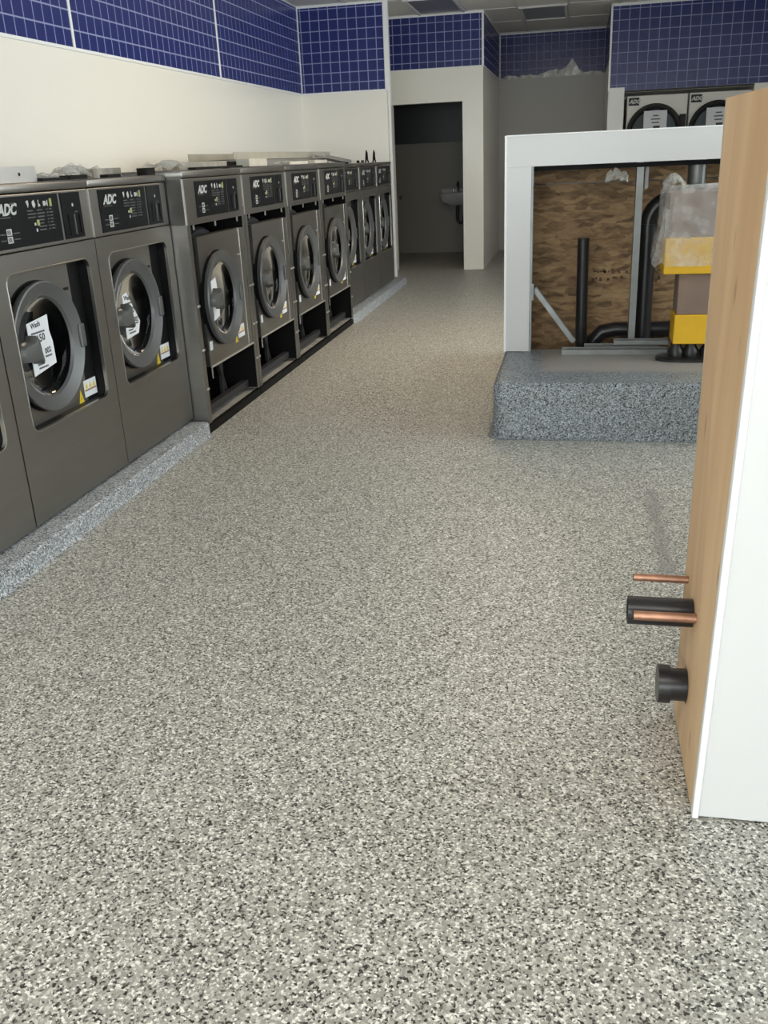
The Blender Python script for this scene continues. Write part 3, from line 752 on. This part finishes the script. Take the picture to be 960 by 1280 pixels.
tag(D0, 'white stacked dryer with black round doors next to the white wall edge', 'dryer', 'stacked dryers'); tag(D1, 'white stacked dryer with black round doors second from the white wall edge', 'dryer', 'stacked dryers')
for i, xx in enumerate((.572, 1.318)):
    t = thing('paper_notice', (xx+.34, RY-.018, 1.665), ['white paper sheet on the door of the dryer next to the wall edge', 'white paper sheet on the door of the second dryer'][i], 'paper notice', 'paper notices on the dryer doors')
    MB().box(-.13, .15, 0, .0012, -.20, .175).build('sheet', 'paper', t)
    m_ = MB()
    for k, (a, b, z) in enumerate(((-.02, .05, .11), (-.04, .07, .07), (-.03, .06, .03))): m_.box(a, b, -.0008, 0, z, z+.014)
    m_.build('printed_lines', 'print_dim', t)['kind'] = 'stuff'
    MB().box(-.01, .07, -.0009, 0, .0-.03, .0).build('printed_block', 'ink', t)

# ------------------------------------------------------------------ far island: white framed stud bulkhead
PY = 5.51
isl = thing('stud_bulkhead', (-.40, PY, PADZ), 'white faced half-height stud frame with an open bay showing strand board', 'half wall')
def wp(name, mat, parent, *b, bev=.0):
    o = MB().box(b[0]+.40, b[1]+.40, b[2]-PY, b[3]-PY, b[4]-PADZ, b[5]-PADZ, bev, 1).build(name, mat, parent); return o
TOPZ = 1.508
wp('front_sheet', 'white_panel', isl, -.40, -.258, PY, PY+.012, PADZ+.004, 1.345)
wp('front_sheet', 'white_panel', isl, -.40, 3.4, PY, PY+.012, 1.346, TOPZ)
wp('corner_trim', 'trim', isl, -.406, -.394, PY-.005, PY+.02, PADZ+.003, TOPZ+.004)
wp('top_trim', 'trim', isl, -.394, 3.4, PY-.005, PY+.018, TOPZ, TOPZ+.006)
wp('end_sheet', 'white_panel', isl, -.40, -.388, PY+.02, 6.08, PADZ+.002, TOPZ)
wp('top_sheet', 'white_panel', isl, -.394, 3.4, PY+.018, 6.08, TOPZ-.012, TOPZ)
wp('top_track', 'galv', isl, -.385, 3.4, PY+.013, PY+.10, 1.348, 1.38)
wp('gap_shade', 'void', isl, -.25, 3.4, PY+.10, 5.97, 1.318, 1.34)  # black board standing in for the shaded gap under the beam
def stud(parent, x, y, z0, z1, wdt=.038, dep=.088, flip=1, name='metal_stud'):
    m_ = MB(); X, Y, Z0, Z1 = x+.40, y-PY, z0-PADZ, z1-PADZ
    m_.box(X, X+wdt, Y, Y+.003, Z0, Z1); m_.box(X, X+wdt, Y+dep-.003, Y+dep, Z0, Z1)
    a = X if flip > 0 else X+wdt-.003
    m_.box(a, a+.003, Y+.003, Y+dep-.003, Z0, Z1); 
    b = X+wdt-.003 if flip > 0 else X
    m_.box(b, b+.003, Y+.003, Y+.012, Z0, Z1)
    return m_.build(name, 'galv', parent)
stud(isl, -.296, PY+.013, PADZ, 1.348, flip=-1)
stud(isl, -.258, PY+.013, PADZ+.0, 1.348, wdt=.012)
stud(isl, .325, 5.62, .14, 1.345)
stud(isl, .375, 5.70, 1.20, 1.345, wdt=.02)
stud(isl, .86, 5.53, PADZ, 1.348); stud(isl, 2.2, 5.53, PADZ, 1.348)
wp('strand_board', 'osb', isl, -.388, 3.4, 5.975, 5.99, .145, 1.232); wp('strand_board', 'osb', isl, -.388, 3.4, 5.977, 5.992, 1.238, 1.49)
wp('back_sheet', 'white_panel', isl, -.394, 3.4, 6.068, 6.08, PADZ+.002, TOPZ-.014)
st_ = MB()
random.seed(3)
for k in range(60):     # illegible mill stamp
    a = .10+.42*random.random(); z = random.choice((.655, .70))+random.uniform(-.008, .008)
    st_.box(a+.40, a+.40+random.uniform(.006, .02), 5.9742-PY, 5.975-PY, z-PADZ, z-PADZ+random.uniform(.004, .022))
st_.build('mill_stamp', plain('stamp_ink', (.11, .065, .035), .8), isl)['kind'] = 'stuff'
gp = MB().tube([(.66+.40, .21, 1.345-PADZ), (.66+.40, .21, .99-PADZ)], .05, 18).build('duct_pipe', 'galv', isl, 40)

# loose pieces in the bay
t = MB().tube([(.052, 5.78, .135), (.045, 5.76, .93)], [.036, .034], 18).build('standpipe', 'abs', None, 40)
tag(t, 'straight black standpipe rising in front of the strand board', 'pipe')
path = [(.42, 5.79, .14), (.415, 5.785, .6), (.415, 5.785, 1.0)]
for k in range(1, 7):
    a = math.radians(68*k/6); path.append((.415+.13*(1-math.cos(a)), 5.785, 1.0+.13*math.sin(a)))
path += [(.60, 5.785, 1.165)]
t = thing('drain_pipe', (.42, 5.80, .13), 'thick black drain pipe with an elbow behind the wrapped cartons', 'pipe')
MB().tube([(p[0]-.42, p[1]-5.80, p[2]-.13) for p in path], .050, 20).build('riser', 'abs', t, 50)
MB().lathe([(-.03, .052), (-.03, .057), (.03, .057), (.03, .052)], (-.005, -.012, .84), 'z', 24, closed=True).build('coupling', 'abs', t, 40)
hp = [(.10, 5.915, .19), (.13, 5.915, .29), (.18, 5.915, .345), (.26, 5.915, .36), (.36, 5.915, .36), (.48, 5.915, .36), (.60, 5.915, .365), (.74, 5.915, .36), (.84, 5.915, .30)]
t = MB().tube(hp, .045, 16).build('black_hose', 'abs', None, 50); tag(t, 'fat black hose lying low along the strand board', 'hose')
def track(p, q, wdt, hgt, label, roll=0):
    a, b = Vector(p), Vector(q); L_ = (b-a).length
    m_ = MB(); tk = .003
    m_.box(0, L_, -wdt/2, wdt/2, 0, tk); m_.box(0, L_, -wdt/2, -wdt/2+tk, tk, hgt); m_.box(0, L_, wdt/2-tk, wdt/2, tk, hgt)
    o = m_.build('metal_track', 'galv'); o.location = a
    d = (b-a).normalized(); o.rotation_euler = (roll, -math.asin(d.z), math.atan2(d.y, d.x))
    return tag(o, label, 'metal track', 'loose metal tracks')
track((-.06, 5.455, PADZ+.001), (.54, 5.455, PADZ+.001), .085, .03, 'longest loose metal track lying flat on the concrete edge of the pad')
track((.07, 5.565, PADZ+.001), (.50, 5.565, PADZ+.001), .09, .03, 'loose metal track lying just behind the longest one')
track((.24, 5.57, PADZ+.036), (.55, 5.57, PADZ+.036), .07, .025, 'short loose metal track resting on top of another track')
o = track((-.245, 5.60, .655), (-.005, 5.60, .338), .05, .03, 'diagonal metal brace propped from the white post to the pad', 0)
t = MB().box(-.252, -.232, 5.53, 5.575, .60, .70, .003, 1).build('metal_clip', 'galv'); tag(t, 'small galvanized clip on the inner side of the white post', 'clip')

# wrapped cartons on a black base
t = thing('pump_base', (.60, 5.30, PADZ), 'low black base with feet under the wrapped cartons', 'base')
MB().loft([superloop(.06, 0, .20, .105, .001, 28, .8), superloop(.06, 0, .20, .105, .012, 28, .8), superloop(.06, 0, .185, .095, .018, 28, .8)]).build('base_plate', 'abs', t, 40)
for dx in (-.03, .05, .14): MB().lathe([(.018, .042), (.05, .046), (.075, .03), (.088, .03)], (dx, 0, 0), 'z', 18, False, True).build('foot', 'abs', t, 40)
def carton(x0, x1, y0, y1, z0, zm, z1, label):
    t = thing('carton', ((x0+x1)/2, (y0+y1)/2, z0), label, 'carton', 'wrapped yellow and brown cartons')
    a, b = (x1-x0)/2, (y1-y0)/2
    MB().box(-a, a, -b, b, 0, zm-z0, .004, 1).build('carton_base', 'carton_y', t)
    MB().box(-a+.008, a-.008, -b+.008, b-.008, zm-z0, z1-z0-.001, .004, 1).build('carton_body', 'card', t)
    return t
carton(.545, .86, 5.24, 5.46, .395, .555, .775, 'lower yellow and brown carton standing on the black base')
carton(.468, .86, 5.22, 5.48, .776, .965, 1.20, 'upper yellow and brown carton under a loose plastic cover')
def crumple(name, mat, c, size, label, cat, group, seed, n=9, amp=.35, flat=1.0):
    random.seed(seed); m_ = MB(); grid = []
    for i in range(n+1):
        row = []
        for j in range(n+1):
            u, v = i/n*2-1, j/n*2-1; e = max(0, 1-(u*u+v*v)*.55)
            hgt = e**.6*(.55+amp*random.uniform(-1, 1))*size[2]
            row.append(m_.bm.verts.new((u*size[0]*(1+.12*random.uniform(-1, 1)), v*size[1]*(1+.12*random.uniform(-1, 1)), max(.001, hgt*flat))))
        grid.append(row)
    for i in range(n):
        for j in range(n): m_.bm.faces.new((grid[i][j], grid[i+1][j], grid[i+1][j+1], grid[i][j+1]))
    o = m_.build(name, mat); o.location = c
    return tag(o, label, cat, group)
# plastic cover draped over the upper carton
m_ = MB(); random.seed(11); loops = []
X0, X1, Y0, Y1 = .452, .875, 5.205, 5.495
for z, o_ in ((.83, .045), (.90, .035), (1.0, .012), (1.10, .010), (1.19, .006), (1.206, -.01)):
    lp = []
    for k in range(32):
        a = 2*math.pi*k/32; c_, s_ = math.cos(a), math.sin(a)
        ex = .3
        lp.append(((X0+X1)/2+((X1-X0)/2+o_+random.uniform(-.008, .008))*math.copysign(abs(c_)**ex, c_), (Y0+Y1)/2+((Y1-Y0)/2+o_*.5+random.uniform(-.004, .006))*math.copysign(abs(s_)**ex, s_), z+random.uniform(-.02, .02)*(z < .9)+random.uniform(0, .03)*(z > 1.2)))
    loops.append(lp)
m_.loft(loops, False, True)
t = m_.build('plastic_cover', 'film'); tag(t, 'clear crinkled plastic cover draped over the upper carton', 'plastic cover')
tf = crumple('gathered_tuft', 'film_white', (.505, 5.33, 1.205), (.055, .07, .10), None, None, None, 21, 7); tf.parent = t
m_ = MB(); random.seed(5)
t = crumple('plastic_film', 'film_white', (.215, 5.60, 1.235), (.06, .03, .10), 'torn scrap of white film hanging beside the metal stud', 'plastic film', 'scraps of plastic film', 5)

# ------------------------------------------------------------------ near stub wall with plywood end
hx0, hy0, hy1, hz = .30, 1.76, 2.195, 1.51
hw = thing('stub_wall', (hx0, hy0, 0), 'white half-height stub wall with a bare plywood end', 'half wall')
MB().box(.012, 1.6, .0, .014, .006, hz, .001, 1).build('front_sheet', 'white_panel', hw)
MB().box(-.002, .013, -.008, .018, .003, hz+.004, .004, 3).build('corner_trim', 'trim', hw, 40)
ply = MB().box(.0, .010, .018, hy1-hy0-.008, .004, hz-.001).build('plywood_end', 'ply', hw)
MB().box(-.0005, .010, hy1-hy0-.008, hy1-hy0, .004, hz-.001).build('plywood_edge', 'ply_edge', hw)
MB().box(.010, 1.6, hy1-hy0-.014, hy1-hy0-.002, .006, hz).build('rear_sheet', 'white_panel', hw)
MB().box(.012, 1.6, .014, hy1-hy0-.014, hz-.016, hz-.001).build('top_sheet', 'white_panel', hw)
m_ = MB().box(.012, .05, .02, hy1-hy0-.02, .0, hz-.02).build('end_stud', 'ply_edge', hw)
for (y, z, hw_, hh_) in ((2.01, .41, .045, .06), (2.02, .195, .045, .055), (2.0, .30, .012, .05)):
    pts = [(y-hy0+hw_*math.cos(2*math.pi*k/16), z+hh_*math.sin(2*math.pi*k/16)) for k in range(16)]
    MB().prism(pts, 'x', -.0012, .0004).build('cut_hole', 'black', hw)
for ch in hw.children:      # the front edge leans a little out of plumb
    for v in ch.data.vertices:
        v.co.x += .027*max(0, v.co.z)/hz*max(0, 1-v.co.y/(hy1-hy0))
def stub(name, mat, path, r, label, cat, collar=None, bore=None):
    t = thing(name, path[0], label, cat)
    o = Vector(path[0]); m_ = MB().tube([Vector(p)-o for p in path], r, 22)
    b_ = m_.build('pipe_body', mat, t, 40)
    d = (Vector(path[-1])-Vector(path[0])).normalized(); e = Vector(path[-1])-o
    MB().tube([e-d*.001, e+d*.0006], r*.8, 18).build('pipe_bore', 'void', b_)
    if collar:
        MB().tube([e-d*collar[0], e+d*.001], [collar[1]]*2, 24).build('collar', mat, b_, 40)
    return t
stub('copper_pipe', 'copper', [(.299, 2.13, .420), (.168, 2.13, .421)], .0095, 'thin copper pipe stub alone above the black pipe on the plywood end', 'pipe')
stub('black_pipe', 'abs', [(.299, 2.02, .385), (.150, 2.02, .385)], .034, 'black plastic pipe stub behind a copper pipe on the plywood end', 'pipe')
stub('copper_pipe', 'copper', [(.299, 1.955, .405), (.160, 1.955, .405)], .011, 'thin copper pipe stub in front of the black pipe', 'pipe')
stub('black_pipe', 'abs', [(.299, 2.015, .19), (.232, 2.015, .19)], .040, 'short black pipe stub with a wide collar low on the plywood end', 'pipe', (.028, .047))

# ------------------------------------------------------------------ things lying on the washers
ZA, ZB = CH+1.313, .046+1.363
def strip(x, y, z, L_, wdt, hgt, rotz, label, mat='dust', name='metal_strip', tilt=0, hole=False, channel=True):
    m_ = MB()
    if channel:
        m_.box(-wdt/2, wdt/2, 0, L_, 0, .003); m_.box(wdt/2-.003, wdt/2, 0, L_, .003, hgt); m_.box(-wdt/2, -wdt/2+.003, 0, L_, .003, hgt)
    else: m_.box(-wdt/2, wdt/2, 0, L_, 0, hgt, .003, 1)
    t = thing(name, (x, y, z), label, 'metal strip' if name == 'metal_strip' else 'board', rot=(tilt, 0, rotz))
    m_.build('profile', mat, t)
    if hole: MB().lathe([(wdt/2-.001, .007), (wdt/2+.001, .007)], (0, L_*.78, hgt*.5), 'x', 12, True, True).build('screw_hole', 'black', t)
    return t
strip(-2.19, 3.02, ZA+.002, .56, .07, .060, 0, 'pale metal channel with a screw hole on the washer with the slanted notice', 'steel_light', hole=True)
strip(-2.16, 3.59, ZA+.002, .17, .05, .012, -.1, 'short dark strip lying near the pale metal channel', 'void')
strip(-2.15, 3.79, ZA+.002, .15, .05, .018, .0, 'short dark strip over the joint between two closed washers', 'void')
strip(-2.30, 4.26, ZA+.002, .36, .07, .042, .1, 'grimy metal channel lying on the closed washer beside the open ones')
strip(-2.15, 4.14, ZA+.002, .13, .04, .014, 0, 'small dark strip on the front edge of a closed washer', 'void')
strip(-2.14, 4.52, ZA+.002, .13, .05, .035, .1, 'dark block-like strip beside the crumpled plastic', 'void')
strip(-2.28, 5.20, ZB+.002, .92, .10, .042, .06, 'long grimy metal channel on the first open-fronted washer')
strip(-2.08, 5.02, ZB+.002, .85, .04, .012, .03, 'long thin dark strip along the front of an open washer', 'void')
strip(-2.20, 6.20, ZB+.002, .55, .09, .050, .10, 'rolled off-white board end on the second open washer', 'foam', 'foam_board', channel=False)
strip(-2.10, 6.86, ZB+.002, .36, .06, .022, -.1, 'small flat off-white board on the third open washer', 'foam', 'foam_board', channel=False)
strip(-2.12, 7.62, ZB+.002, .50, .06, .026, .06, 'flat off-white board on the last open washer', 'foam', 'foam_board', channel=False)
strip(-2.52, 6.55, ZB+.002, 2.60, .30, .046, .0, 'lower of two long metal trays lying across the open washers', 'steel_light', 'metal_tray')
strip(-2.54, 6.50, ZB+.052, 2.70, .34, .050, .0, 'upper of two long metal trays stacked across the open washers', 'tray', 'metal_tray')
strip(-2.27, 8.42, ZA+.062, 1.15, .10, .030, .02, 'pale metal channel sloping off the end of the stacked trays', 'steel_light', tilt=-.050)
strip(-2.13, 8.50, ZA+.002, .45, .05, .014, .05, 'thin dark strip on the first of the far washers', 'void')
strip(-2.20, 9.72, ZA+.002, .22, .05, .024, .1, 'dark channel offcut on the middle far washer', 'void')
FG = 'crumpled clear film on the washers'
crumple('plastic_film', 'film_white', (-2.33, 3.22, ZA+.001), (.08, .16, .15), 'tall bunch of clear film behind the pale metal channel', 'plastic film', FG, 31, 6)
crumple('plastic_film', 'film_white', (-2.30, 3.72, ZA+.001), (.08, .22, .05), 'flat crumpled film lying near the joint of two closed washers', 'plastic film', FG, 32, 6)
crumple('plastic_film', 'film_white', (-2.28, 4.08, ZA+.001), (.07, .09, .085), 'small peak of crumpled film beside the grimy channel', 'plastic film', FG, 33, 6)
crumple('plastic_film', 'film_white', (-2.49, 4.52, ZA+.001), (.10, .12, .10), 'big crumpled film heap between closed and open washers', 'plastic film', FG, 34, 6)
crumple('plastic_film', 'film_white', (-2.22, 4.95, ZB+.001), (.10, .15, .080), 'crumpled film at the end of the long grimy channel', 'plastic film', FG, 35, 6)
crumple('plastic_film', 'film_white', (-2.20, 7.15, ZB+.001), (.06, .13, .045), 'crumpled white film on the open washers before the stacked trays', 'plastic film', FG, 36, 6)
def hook(x, y, label):
    pts = [(0, 0, .006), (.0, .03, .012), (0, .05, .07), (0, .075, .115), (0, .10, .10), (0, .11, .03), (0, .15, .006)]
    t = MB().tube(pts, .008, 8).build('wire_hook', 'void', None, 50); t.location = (x, y, ZA+.001); tag(t, label, 'wire')
hook(-2.2, 10.02, 'bent black wire standing on the second far washer'); hook(-2.2, 10.40, 'bent black wire standing on the last washer')

# ragged white strip along the foot of the far blue band
m_ = MB(); random.seed(17); n = 26; up = []; dn = []
for k in range(n+1):
    u = k/n; x = -1.12+1.42*u; bump_ = .17*math.exp(-((u-.70)/.06)**2)+.06*math.exp(-((u-.55)/.12)**2)+.03*random.random()
    up.append(m_.bm.verts.new((x, -.012+.01*random.uniform(-1, 1), .012+bump_))); dn.append(m_.bm.verts.new((x, -.006, -.012)))
for k in range(n): m_.bm.faces.new((dn[k], dn[k+1], up[k+1], up[k]))
t = m_.build('ragged_strip', 'strip_white'); t.location = (0, FY-.012, 2.452); tag(t, 'ragged white strip along the lower edge of the far blue band', 'plastic film')
